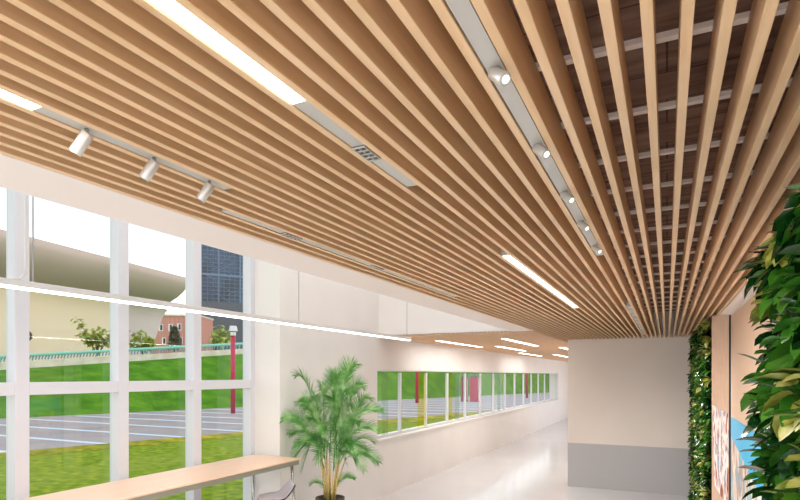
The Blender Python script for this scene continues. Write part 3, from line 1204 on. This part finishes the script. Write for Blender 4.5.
# cove: taupe turning into the cream wall
zW = zT - 3.4
lowr = []
for i in range(9):
    a = i / 8
    lowr.append((0.0 - 0.9 * math.sin(a * math.pi / 2), zW - 1.8 * (1 - math.cos(a * math.pi / 2))))
pB = at_px(173, 0)
sB = (pB - P0).dot(D)
pC = at_px(157, 0)
sC = (pC - P0).dot(D)
zB, zCc = zpx(303, pB), zpx(352, pC)


def wall_end(z):
    k = (zB - z) / (zB - zCc)
    return sB + (sC - sB) * k


rows = []
for off, z in lowr + [(-0.9, 6.0), (-0.9, 3.0), (-0.9, 0.0)]:
    e = wall_end(z)
    rows.append([P0 + NV * off + D * L0 + Vector((0, 0, z)), P0 + NV * off + D * (at_px(121, 0) - P0).dot(D) + Vector((0, 0, z)), P0 + NV * off + D * e + Vector((0, 0, z))])
mw = MB().grid([[r_[0], r_[1]] for r_ in rows]).grid([[r_[1], r_[2]] for r_ in rows], 1)
mw.grid([[r_[2] for r_ in rows], [r_[2] - NV * 6 for r_ in rows]], 1)
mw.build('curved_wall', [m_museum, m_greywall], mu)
for px in (11, 27.5):
    c = at_px(px, -0.9)
    c.z = zpx(336, c)
    MB().tube([c + NV * 0.02, c + NV * 0.06], 0.48, 20).build('round_vent', m_under, mu)

# brick house
bk = empty('brick_house', unproject(178, 375, 95) - Vector((0, 0, EYE)), 'red brick house with white windows seen below the overhang', 'building')
W9 = 100
bl = unproject(140, 375, W9)
brr = unproject(198, 375, W9)
zr = EYE + (375 - 316) * W9 / F
ax = (brr - bl)
ax.z = 0
nrm = Vector((-ST, CT, 0))
c = (bl + brr) / 2 + nrm * 4
MB().obox((c.x, c.y, zr / 2), ax / 2, nrm * 4, (0, 0, zr / 2)).build('wall', m_brick, bk)
MB().obox((c.x, c.y, zr + .15), ax / 2 * 1.02, nrm * 4.2, (0, 0, .15)).build('roof', m_kerb, bk)
for px, py in ((170.5, 327.5), (179.3, 327), (164, 341), (172, 341), (180.5, 340.5), (188, 327), (188, 340.5), (161, 327.5)):
    q = unproject(px, py, W9 - 0.06)
    f_ = MB().obox(q, ax.normalized() * .36, nrm * .05, (0, 0, .62)).build('window', m_white, bk)
    MB().obox(q - nrm * .06 + ax.normalized() * 0.08, ax.normalized() * .2, nrm * .02, (0, 0, .5)).build('pane', m_darkglass, f_)


# dark glazed tower
dt = empty('glazed_tower', unproject(240, 375, 85) - Vector((0, 0, EYE)), 'tall dark glazed building with a fine metal grid, right pane of the tall window', 'building')
W8 = 118
tl, trr = unproject(196, 375, W8), unproject(330, 375, W8 + 14)
ax = (trr - tl)
ax.z = 0
axn = ax.normalized()
nn = Vector((-axn.y, axn.x, 0))
c = (tl + trr) / 2 + nn * 6
ztop = 52
MB().obox((c.x, c.y, ztop / 2), ax / 2, nn * 6, (0, 0, ztop / 2)).build('glass_wall', m_darkglass, dt)
g = MB()
Lx = ax.length
k = 0
while k * 1.15 < Lx:
    p_ = tl + axn * (k * 1.15) - nn * 0.12
    th_ = 0.16 if k % 4 == 0 else 0.04
    g.obox((p_.x, p_.y, ztop / 2 + 5), axn * th_, nn * .12, (0, 0, ztop / 2 - 5))
    k += 1
z = 17.0
k = 0
while z < ztop:
    p_ = (tl + trr) / 2 - nn * 0.2
    g.obox((p_.x, p_.y, z), axn * Lx / 2, nn * .1, (0, 0, 0.22 if k % 8 == 0 else 0.045))
    z += 0.85
    k += 1
rt = random.Random(4)
for k in range(46):
    s_ = rt.uniform(0, Lx * .8)
    z_ = rt.uniform(19, 40)
    p_ = tl + axn * s_ - nn * 0.3
    dd = axn * rt.uniform(0.6, 2) + Vector((0, 0, rt.choice((-1, 1)) * rt.uniform(.6, 1.6)))
    g.tube([Vector((p_.x, p_.y, z_)) - dd, Vector((p_.x, p_.y, z_)) + dd], .05, 5)
g.build('facade_grid', mat('facade_steel', srgb(104, 124, 150), 0.5, 0.2), dt)
p_ = (tl + trr) / 2 - nn * 0.3
MB().obox((p_.x, p_.y, 9.0), axn * Lx / 2, nn * .2, (0, 0, 9.0)).build('base_panel', m_darkpanel, dt)


# outside shrubs and trees
def bush(px, py_base, py_top, w, spread_px, label, m, seed, nleaf=240, name='shrub', size=0.16, conical=False, cat='shrub'):
    rb = random.Random(seed)
    b = unproject(px, py_base, w)
    h = (py_base - py_top) * w / F
    sp = spread_px * w / F
    r = empty(name, b, label, cat)
    br_ = MB()
    lf = MB()
    if conical:
        br_.tube([b, b + Vector((0, 0, h * .9))], [sp * .12, sp * .02], 8)
        for i in range(nleaf):
            t_ = rb.random() ** .8
            a = rb.uniform(0, 6.283)
            rr2 = sp * (1 - t_) ** .7 * rb.uniform(.5, 1) * (1 if t_ > .1 else .7)
            p_ = b + Vector((math.cos(a) * rr2, math.sin(a) * rr2, h * (.05 + .95 * t_)))
            leaf(lf, p_, (math.cos(a), math.sin(a), rb.uniform(-.2, .8)), (0, 0, 1), size, size * .4, .6, .2, 3)
    else:
        for i in range(9):
            a = rb.uniform(0, 6.283)
            e = b + Vector((math.cos(a) * sp * rb.uniform(.3, 1), math.sin(a) * sp * rb.uniform(.3, 1), h * rb.uniform(.45, 1)))
            m_ = b.lerp(e, .5) + Vector((0, 0, h * .12))
            br_.tube([b, m_, e], [.04, .025, .012], 6)
            for q in range(nleaf // 9):
                t_ = rb.uniform(.35, 1)
                p_ = bez(b, m_, e, t_) + Vector((rb.gauss(0, .12), rb.gauss(0, .12), rb.gauss(0, .07)))
                leaf(lf, p_, (rb.gauss(0, 1), rb.gauss(0, 1), rb.gauss(0, .6)), (0, 0, 1), size, size * .32, .5, .2, 3)
    br_.build('stem', m_bark, r)
    lf.build('foliage', m, r)
    return r


bush(97, 356, 318, 47, 22, 'sparse yellow-green shrub before the cream wall, second pane', m_shrub, 1, 330, size=.5)
bush(143, 355, 331, 49, 18, 'sparse low yellow-green shrub before the grey wall, third pane', m_shrub, 2, 260, size=.5)
bush(216, 351, 327, 53, 20, 'yellow-green shrub before the dark tower, right pane', m_shrub, 7, 260, size=.5)
bush(174.5, 352, 327, 90, 7, 'small dark conical tree before the brick house', m_conifer, 3, 700, 'conifer_tree', .5, True, 'tree')
bush(181, 387, 312, 118, 9, 'round tree crown showing above the brick house roof', m_conifer, 6, 500, 'distant_tree', .9, False, 'tree')
